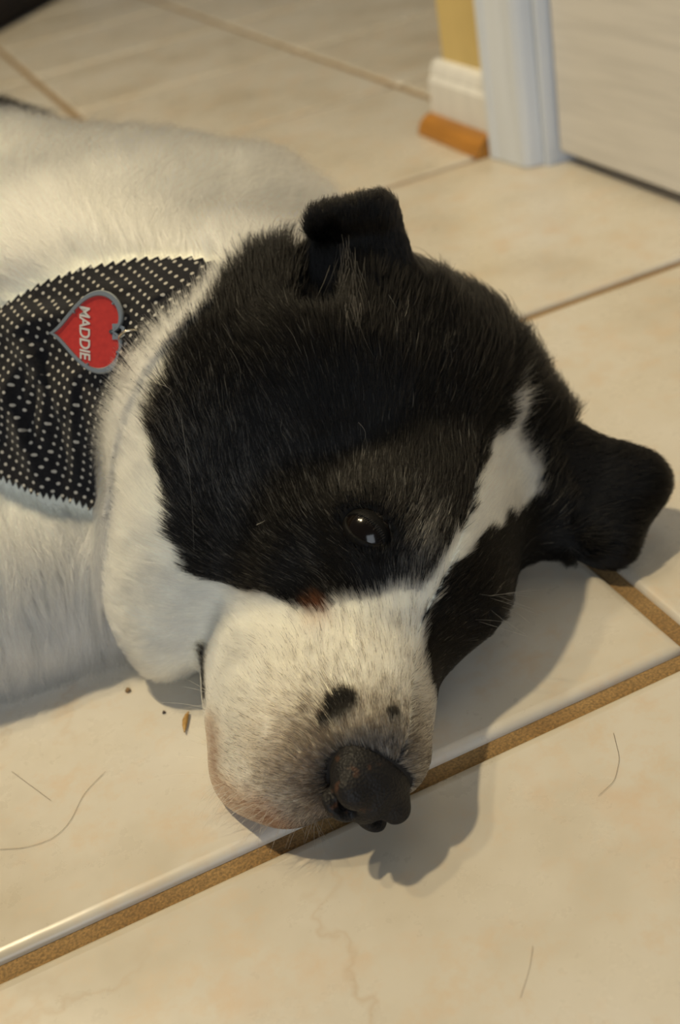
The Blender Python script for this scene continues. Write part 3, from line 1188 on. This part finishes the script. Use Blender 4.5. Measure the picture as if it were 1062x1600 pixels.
# little dents pressed into the rim to hold the plate
for a in (0.16, 0.30, 0.66, 0.82, 0.93):
    p = inn[int(a * HN)] * 0.985
    bm = bmesh.new()
    bmesh.ops.create_cone(bm, cap_ends=True, segments=8, radius1=0.0007, radius2=0.0004, depth=0.0009)
    o = bm_obj('crimp', bm, M_ZINC, pet_tag); o.location = (p[0], p[1], 0.0005)
bm = bmesh.new(); bmesh.ops.create_cone(bm, cap_ends=True, segments=20, radius1=0.0011, radius2=0.0009, depth=0.0008)
o = bm_obj('rivet', bm, plain('dark_steel', (0.08, 0.085, 0.09), 0.5, 0.6), pet_tag); o.location = (0.0, TS * 0.335, 0.0004)
# hanging loop: a small trapezoid frame at the notch
y0 = full[0, 1] - 0.0008
out = np.array([(-0.0034, y0), (-0.0034, y0 + 0.0028), (-0.0018, y0 + 0.0056), (0.0018, y0 + 0.0056), (0.0034, y0 + 0.0028), (0.0034, y0)])
ino = np.array([(-0.0018, y0 + 0.0012), (-0.0018, y0 + 0.0028), (-0.0010, y0 + 0.0042), (0.0010, y0 + 0.0042), (0.0018, y0 + 0.0028), (0.0018, y0 + 0.0012)])
ring_mesh('loop', [lift3(out, -0.0007), lift3(out, 0.0005), lift3(ino, 0.0005), lift3(ino, -0.0007)], M_ZINC, pet_tag)
# split ring through the loop
ring = bpy.data.meshes.new('split_ring')
bm = bmesh.new()
R0, r0, na, nb = 0.0048, 0.00055, 40, 8
vv = [[bm.verts.new(((R0 + r0 * math.cos(b)) * math.cos(a), (R0 + r0 * math.cos(b)) * math.sin(a), r0 * math.sin(b)))
       for b in np.linspace(0, 2 * math.pi, nb, endpoint=False)] for a in np.linspace(0, 2 * math.pi, na, endpoint=False)]
for i in range(na):
    for j in range(nb):
        bm.faces.new((vv[i][j], vv[(i + 1) % na][j], vv[(i + 1) % na][(j + 1) % nb], vv[i][(j + 1) % nb]))
sr = bm_obj('split_ring', bm, M_BRASS, pet_tag, True)
sr.location = (0.0022, y0 + 0.0034 + R0 * 0.93, -0.0004)
sr.rotation_euler = (math.radians(8), math.radians(68), math.radians(28))


# ------------------------------------------------------------------ nose
def nose_mesh():
    g = 0.05
    ax = [np.arange(-1.7, 1.75, g), np.arange(-1.95, 2.0, g), np.arange(-1.75, 1.65, g)]
    P = np.stack(np.meshgrid(*ax, indexing='ij'), -1)

    def el(c, r):
        q = (P - c) / np.asarray(r); k0 = np.linalg.norm(q, axis=-1); k1 = np.linalg.norm(q / np.asarray(r), axis=-1)
        return k0 * (k0 - 1) / np.maximum(k1, 1e-6)

    def cp(p, q, r0, r1):
        p, q = np.asarray(p, float), np.asarray(q, float); L = q - p
        t = np.clip(((P - p) @ L) / (L @ L), 0, 1)
        return np.linalg.norm(P - p - t[..., None] * L, axis=-1) - (r0 + (r1 - r0) * t)

    def un(a, b, k): h = np.maximum(k - np.abs(a - b), 0) / k; return np.minimum(a, b) - h * h * k / 4
    def su(a, b, k): h = np.maximum(k - np.abs(a + b), 0) / k; return np.maximum(a, -b) + h * h * k / 4

    F = el((-0.15, 0, 0.05), (1.20, 1.42, 1.15))
    F = un(F, el((-0.7, 0, 0.3), (1.0, 1.2, 0.95)), 0.3)
    for s in (-1, 1):
        F = un(F, el((0.50, s * 0.80, 0.02), (0.66, 0.66, 0.58)), 0.22)
        F = un(F, el((0.40, s * 0.62, -0.95), (0.62, 0.70, 0.34)), 0.25)
    F = un(F, el((0.62, 0, -0.25), (0.60, 0.42, 0.72)), 0.25)
    for s in (-1, 1):
        F = su(F, cp((1.45, s * 0.62, -0.62), (0.1, s * 0.75, -0.50), 0.29, 0.22), 0.12)
        F = su(F, cp((0.95, s * 0.85, -0.60), (0.35, s * 1.55, -0.52), 0.20, 0.13), 0.10)
        F = su(F, cp((0.35, s * 1.60, -0.50), (-0.15, s * 1.52, 0.45), 0.13, 0.07), 0.10)
    F = su(F, cp((1.30, 0, -0.05), (1.10, 0, -1.35), 0.05, 0.08), 0.12)
    return ax, F


def nets(ax, F):
    global GX, GY, GZ, FIELD
    keep = (GX, GY, GZ, FIELD)
    GX, GY, GZ = [a.astype(np.float32) for a in ax]
    FIELD = F.astype(np.float32)
    GZs = GZ
    GZ = GZ + 100.0       # far above the floor clip
    v, q = surface_nets()
    v[:, 2] -= 100.0
    GX, GY, GZ, FIELD = keep
    return v, q


k = NT('nose_leather')
tcn = k.n('ShaderNodeTexCoord')
vo = k.n('ShaderNodeTexVoronoi', i_Scale=900.0); k.l(tcn.outputs['Object'], vo.inputs['Vector'])
nz = k.n('ShaderNodeTexNoise', i_Scale=160.0, i_Detail=4.0); k.l(tcn.outputs['Object'], nz.inputs['Vector'])
cr = k.ramp(nz.outputs['Fac'], [(0.62, (0, 0, 0)), (0.72, (0.7, 0.7, 0.7))])
k.base(k.mix(cr, (0.011, 0.010, 0.010), (0.075, 0.034, 0.018)))
k.set('Roughness', 0.52)
k.set('Specular IOR Level', 0.22)
k.bump(vo.outputs['Distance'], 0.5, 0.0006)
nv_, nq_ = nets(*nose_mesh())
nv_ = relax(nv_, nq_, 2)
nv_ = (nv_ * (0.90, 0.96, 0.86)) @ rotz(0.22).T
nose = mesh_obj('nose', hw(nv_ + NOSE_C) - DOG0, nq_, k.m, dog, True)


# ------------------------------------------------------------------ eyes
def eye_frame(c, s):
    """gaze axis, long axis of the lids (towards the inner corner), and up"""
    gaze = EYE_N * (1, -s, 1)
    gaze /= np.linalg.norm(gaze)
    w = hw(c)[0]
    g = HM @ gaze
    lo = HM @ (EYE_LO * (1, -s, 1))
    lo -= (lo @ g) * g; lo /= np.linalg.norm(lo)
    return w, g, lo, np.cross(g, lo)


k = NT('dark_eye')
k.base((0.006, 0.004, 0.003)); k.set('Roughness', 0.14); k.set('Specular IOR Level', 0.3)
M_EYE = k.m
k = NT('eyelid_skin')
tcn = k.n('ShaderNodeTexCoord')
nz = k.n('ShaderNodeTexNoise', i_Scale=700.0, i_Detail=3.0); k.l(tcn.outputs['Object'], nz.inputs['Vector'])
k.base((0.0035, 0.0032, 0.003)); k.set('Specular IOR Level', 0.12); k.set('Roughness', 0.6); k.bump(nz.outputs['Fac'], 0.5, 0.0006)
M_LID = k.m
for c, s in ((EYE, -1), (EYE_L, 1)):
    w, g, lo, up = eye_frame(c, s)
    bm = bmesh.new(); bmesh.ops.create_uvsphere(bm, u_segments=40, v_segments=24, radius=EYE_R * HS)
    e = bm_obj('eye', bm, M_EYE, dog, True); e.location = w - DOG0
    rows = []
    for rr, rad in ((0.0, 0.97), (0.0, 1.02), (0.10, 1.05), (0.30, 1.04), (0.5, 0.96)):
        loop = []
        for a in np.linspace(0, 2 * math.pi, 48, endpoint=False):
            ca, sa = math.cos(a), math.sin(a)
            # almond opening (radians on the ball), the upper lid lowered
            ax_ = 0.90 * ca
            ay_ = ((0.30 if sa > 0 else 0.34) if s < 0 else 0.02) * sa * (1 - 0.35 * ca * ca) - 0.08 - 0.06 * ca
            ex, ey = 1.42 * ca, 1.25 * sa
            u_, v_ = ax_ + (ex - ax_) * rr, ay_ + (ey - ay_) * rr
            th_ = math.hypot(u_, v_); ph_ = math.atan2(v_, u_)
            d = g * math.cos(th_) + (lo * math.cos(ph_) + up * math.sin(ph_)) * math.sin(th_)
            loop.append(w + d * rad * EYE_R * HS)
        rows.append(np.array(loop))
    n = 48
    fs = [(a * n + i, a * n + (i + 1) % n, (a + 1) * n + (i + 1) % n, (a + 1) * n + i) for a in range(len(rows) - 1) for i in range(n)]
    mesh_obj('eyelid', np.concatenate(rows) - DOG0, fs, M_LID, dog, True)


# ------------------------------------------------------------------ whiskers, lashes and loose hairs on the coat
def strand(p, d, L, sag=0.0, S=7, curl=0.0):
    d = np.asarray(d, float); d /= np.linalg.norm(d)
    t = np.linspace(0, 1, S)
    side = np.cross(d, (0, 0, 1.0)); side /= np.linalg.norm(side) + 1e-9
    P = p + d * (L * t)[:, None] + np.array((0, 0, -1.0)) * (sag * L * t ** 2)[:, None] + side * (curl * L * t ** 2)[:, None]
    P[:, 2] = np.maximum(P[:, 2], 0.0008)
    return P


def strands(name, items, color, rad, parent):
    pts = np.array(items)
    N, S = pts.shape[:2]
    R = np.tile(rad * (1 - 0.8 * np.linspace(0, 1, S)), (N, 1))
    col = np.tile(np.array(color), (N, 1)) * RNG.uniform(0.8, 1.1, (N, 1))
    return tag(make_hair(name, pts, R, np.clip(col, 0, 0.95), parent), kind='stuff')


right, upv, back = [np.array(CAM_ROT)[:, i] for i in range(3)]
wh_items = []
for i in range(90):
    px, py = RNG.uniform(330, 520), 0
    py = 1235 + (px - 330) * 0.28 + RNG.uniform(-22, 6)
    q = on_dog(px, py)
    if q is None: continue
    wh_items.append(strand(q[0], q[1] * 0.8 + HM @ np.array((-0.1, -0.25, -0.5)) + RNG.normal(0, 0.3, 3), RNG.uniform(0.006, 0.015), 0.3, curl=RNG.normal(0, 0.3)))
for i in range(18):
    q = on_dog(RNG.uniform(316, 345), RNG.uniform(1080, 1230))
    if q is None: continue
    wh_items.append(strand(q[0], q[1] + HM @ np.array((-0.5, -0.4, -0.2)) + RNG.normal(0, 0.2, 3), RNG.uniform(0.012, 0.026), 0.2))
for i in range(18):
    q = on_dog(RNG.uniform(735, 790), RNG.uniform(925, 975))
    if q is None: continue
    wh_items.append(strand(q[0], q[1] * 0.7 + right * 0.9 - upv * RNG.uniform(-0.5, 0.8), RNG.uniform(0.008, 0.026), 0.1, curl=RNG.normal(0, 0.2)))
strands('whiskers', wh_items, (0.55, 0.50, 0.42), 0.00009, dog)
la = []
w, g, lo, up = eye_frame(EYE, -1)
for i in range(16):
    f = i / 15
    u_ = -0.30 + 1.10 * f
    v_ = 0.34 * math.sqrt(max(0, 1 - (u_ / 0.9) ** 2)) - 0.05
    d = g * math.cos(math.hypot(u_, v_)) + lo * math.sin(u_) + up * math.sin(v_)
    d /= np.linalg.norm(d)
    la.append(strand(w + d * 1.08 * EYE_R * HS, g * 0.8 - up * 0.75 + lo * RNG.normal(0.0, 0.1), RNG.uniform(0.0025, 0.0045), 0.1, 5))
strands('eyelashes', la, (0.22, 0.20, 0.18), 0.00010, dog)
# long hairs in the right ear
tf = []
for i in range(70):
    q = on_dog(RNG.normal(545, 13), RNG.uniform(370, 490))
    if q is None: continue
    tf.append(strand(q[0] + back * 0.006, q[1] * 0.25 - upv * 0.9 + right * RNG.normal(0.08, 0.14), RNG.uniform(0.010, 0.024), 0.0, 7, RNG.normal(0, 0.15)))
strands('ear_tuft', tf, (0.11, 0.095, 0.08), 0.00010, dog)
lh = []
for a, b, bow in (((283, 655), (303, 862), 0.02), ((360, 545), (375, 600), 0.1), ((607, 460), (620, 482), 0.0), ((560, 660), (568, 690), 0.2), ((440, 660), (452, 690), -0.2),
                  ((250, 600), (262, 618), 0.4), ((240, 715), (225, 712), 0.3), ((400, 820), (415, 812), 0.1)):
    pa, pb_ = on_dog(*a), on_dog(*b)
    if pa is None or pb_ is None: continue
    t = np.linspace(0, 1, 9)[:, None]
    L = np.linalg.norm(pb_[0] - pa[0])
    base = pa[0] * (1 - t) + pb_[0] * t
    toward = (CAM_LOC - base); toward /= np.linalg.norm(toward, axis=1, keepdims=True)
    lh.append(base + toward * 0.010 + right * bow * L * np.sin(t * 3.14))
strands('loose_hairs', lh, (0.50, 0.46, 0.38), 0.00011, dog)

# ------------------------------------------------------------------ crumbs and shed hairs on the floor
k = NT('straw')
tcn = k.n('ShaderNodeTexCoord')
nz = k.n('ShaderNodeTexNoise', i_Scale=500.0); k.l(tcn.outputs['Object'], nz.inputs['Vector'])
k.base(k.ramp(nz.outputs['Fac'], [(0.3, (0.30, 0.15, 0.03)), (0.7, (0.50, 0.30, 0.08))])); k.set('Roughness', 0.6)
a, b = at(294, 1110, 0.002), at(286, 1143, 0.002)
L = np.linalg.norm(b - a)
bm = bmesh.new()
secs = [(0, .15), (.15, .7), (.4, 1), (.65, .85), (.85, .5), (1, .15)]
d = (b - a) / L; sd = np.cross(d, (0, 0, 1)); sd /= np.linalg.norm(sd)
prev = None
for t, wdt in secs:
    c = a + d * L * t + sd * 0.0006 * math.sin(t * 4)
    lp = [bm.verts.new(tuple(c - a + sd * 0.0013 * wdt * math.cos(q) + np.array((0, 0, 0.0011 * wdt * math.sin(q) - 0.0006)))) for q in np.linspace(0, 6.283, 8, endpoint=False)]
    if prev:
        for i in range(8): bm.faces.new((prev[i], prev[(i + 1) % 8], lp[(i + 1) % 8], lp[i]))
    else: bm.faces.new(lp)
    prev = lp
bm.faces.new(prev)
o = bm_obj('straw_chip', bm, k.m, None, True); o.location = a
tag(o, "thin golden-brown straw chip on the tile beside the dog's lip", 'debris')
for (px, py, r, lab, col) in ((256, 1113, 0.0008, 'tiny dark round crumb on the tile near the straw chip', (0.06, 0.04, 0.03)),
                              (200, 1078, 0.0013, "small brown crumb on the tile in front of the dog's chest", (0.22, 0.13, 0.05))):
    bm = bmesh.new(); bmesh.ops.create_icosphere(bm, subdivisions=2, radius=r)
    for v in bm.verts: v.co *= 1 + 0.25 * math.sin(v.co.x * 4000 + v.co.y * 3000)
    for v in bm.verts: v.co.z *= 0.7
    o = bm_obj('crumb', bm, plain('crumb_brown', col, 0.7), None, True)
    o.location = at(px, py, r * 0.6)
    tag(o, lab, 'debris')


def shed_hair(pix, label, rad=0.00007):
    pp = soften(polyline(pix, 24), 3)
    P = np.array([at(x, y, 0.0004) for x, y in pp])
    vs, fs = [], []
    for i, c in enumerate(P - P[0]):
        d = P[min(i + 1, len(P) - 1)] - P[max(i - 1, 0)]; d /= np.linalg.norm(d)
        sd = np.cross(d, (0, 0, 1.0)); r = rad * (1 if i < len(P) - 1 else 0.3)
        for q in range(4): vs.append(c + sd * r * math.cos(q * 1.5708) + np.array((0, 0, r * math.sin(q * 1.5708))))
        if i: fs += [(i * 4 - 4 + q, i * 4 - 4 + (q + 1) % 4, i * 4 + (q + 1) % 4, i * 4 + q) for q in range(4)]
    o = mesh_obj('shed_hair', vs, fs, M_SHED, None, True); o.location = P[0]
    tag(o, label, 'hair', 'shed hairs on the floor')


M_SHED = plain('brown_shed_hair', (0.22, 0.15, 0.09), 0.5)
shed_hair([(0, 1327), (40, 1325), (85, 1310), (110, 1285), (130, 1240), (165, 1205)], 'long curved shed hair on the tile left of the muzzle', 0.00009)
shed_hair([(18, 1205), (45, 1225), (80, 1251)], 'short straight shed hair beside the long curved one')
shed_hair([(958, 1145), (968, 1185), (960, 1220), (934, 1244)], 'thin curved shed hair on the tile below the brown joint')
shed_hair([(832, 1478), (828, 1510), (812, 1560)], 'faint pale shed hair on the front tile', 0.00005)

# ------------------------------------------------------------------ dark cushion at the far edge of the floor
k = NT('dark_fleece')
tcn = k.n('ShaderNodeTexCoord')
nz = k.n('ShaderNodeTexNoise', i_Scale=30.0, i_Detail=4.0); k.l(tcn.outputs['Object'], nz.inputs['Vector'])
k.base(k.ramp(nz.outputs['Fac'], [(0.35, (0.006, 0.005, 0.005)), (0.7, (0.02, 0.010, 0.009))])); k.set('Roughness', 0.9)

e0, e1 = at(0, 52, 0.0), at(92, 0, 0.0)
dv = e1 - e0; dv /= np.linalg.norm(dv)
nv2 = np.array((-dv[1], dv[0], 0.0))
mid_ = (e0 + e1) / 2 + nv2 * 0.42
bm = bmesh.new()
rings = []
for r, z in ((0.96, 0.0), (1.0, 0.03), (0.98, 0.07), (0.90, 0.09), (0.80, 0.075), (0.70, 0.05), (0.35, 0.055), (0.02, 0.055)):
    lp = []
    for a in np.linspace(0, 2 * math.pi, 40, endpoint=False):
        sx = abs(math.cos(a)) ** 0.6 * math.copysign(1, math.cos(a)); sy = abs(math.sin(a)) ** 0.6 * math.copysign(1, math.sin(a))
        p = dv * sx * 0.55 * r + nv2 * sy * 0.42 * r
        lp.append(bm.verts.new((p[0], p[1], z)))
    rings.append(lp)
for r0_, r1_ in zip(rings, rings[1:]):
    for i in range(40): bm.faces.new((r0_[i], r0_[(i + 1) % 40], r1_[(i + 1) % 40], r1_[i]))
bm.faces.new(rings[0][::-1]); bm.faces.new(rings[-1])
o = bm_obj('floor_cushion', bm, k.m, None, True); o.location = (mid_[0], mid_[1], 0.0)
tag(o, 'blurred black cushion lying on the tiles far behind the dog', 'cushion')


def tri_normals():
    return FN / (np.linalg.norm(FN, axis=1, keepdims=True) + 1e-12)


TN = tri_normals()


def seen_weight(C):
    """fewer hairs on sides turned to the floor or away behind the dog"""
    d = CAM_LOC - C
    d /= np.linalg.norm(d, axis=1, keepdims=True)
    f = (d * TN).sum(1)
    return np.clip(0.30 + 0.9 * smooth(-0.35, 0.1, f), 0.25, 1) * (TN[:, 2] > -0.75)


def dens_head(C):
    x, th = unwrap(C)
    return seen_weight(C) * (1 - hanging(C)) * smooth(-21, -18, x) * np.interp(x, (-20, -14, -8, -4, 0), (0.8, 1.0, 1.3, 2.4, 3.0))


def dens_body(C):
    x, th = unwrap(C)
    d = np.linalg.norm(C - CAM_LOC, axis=1)
    return seen_weight(C) * (1 - hanging(C)) * (1 - smooth(-21, -18, x)) * (C[:, 1] < 0.85) * (C[:, 0] > -0.46) * (0.6 / d) ** 1.5


def dens_hang(C):
    return seen_weight(C) * hanging(C) * (C[:, 0] > -0.40)


def coat(n, dens, S, name, **kw):
    P, N = sample_roots(n, dens)
    keep = ~bare(P) & ~COVERED(P, N)
    P, N = P[keep], N[keep]
    pts, R = grow(P, N, S, **kw)
    col = coat_color(P)
    w = whiteness(P) > 0.5
    col = col * np.where(w, RNG.uniform(0.84, 1.06, len(P)) * (1 + 0.10 * wave_noise(P, 260, 9)), RNG.uniform(0.5, 1.5, len(P)))[:, None]
    o = make_hair(name, pts, R, np.clip(col, 0.002, 0.95), dog)
    return tag(o, kind='stuff')


NH = 1.0
coat(int(240000 * NH), dens_head, 6, 'fur', clump=0.25)
coat(int(140000 * NH), dens_body, 7, 'fur', clump=0.45)
coat(int(75000 * NH), dens_hang, 8, 'fur', clump=0.5, per_clump=40)
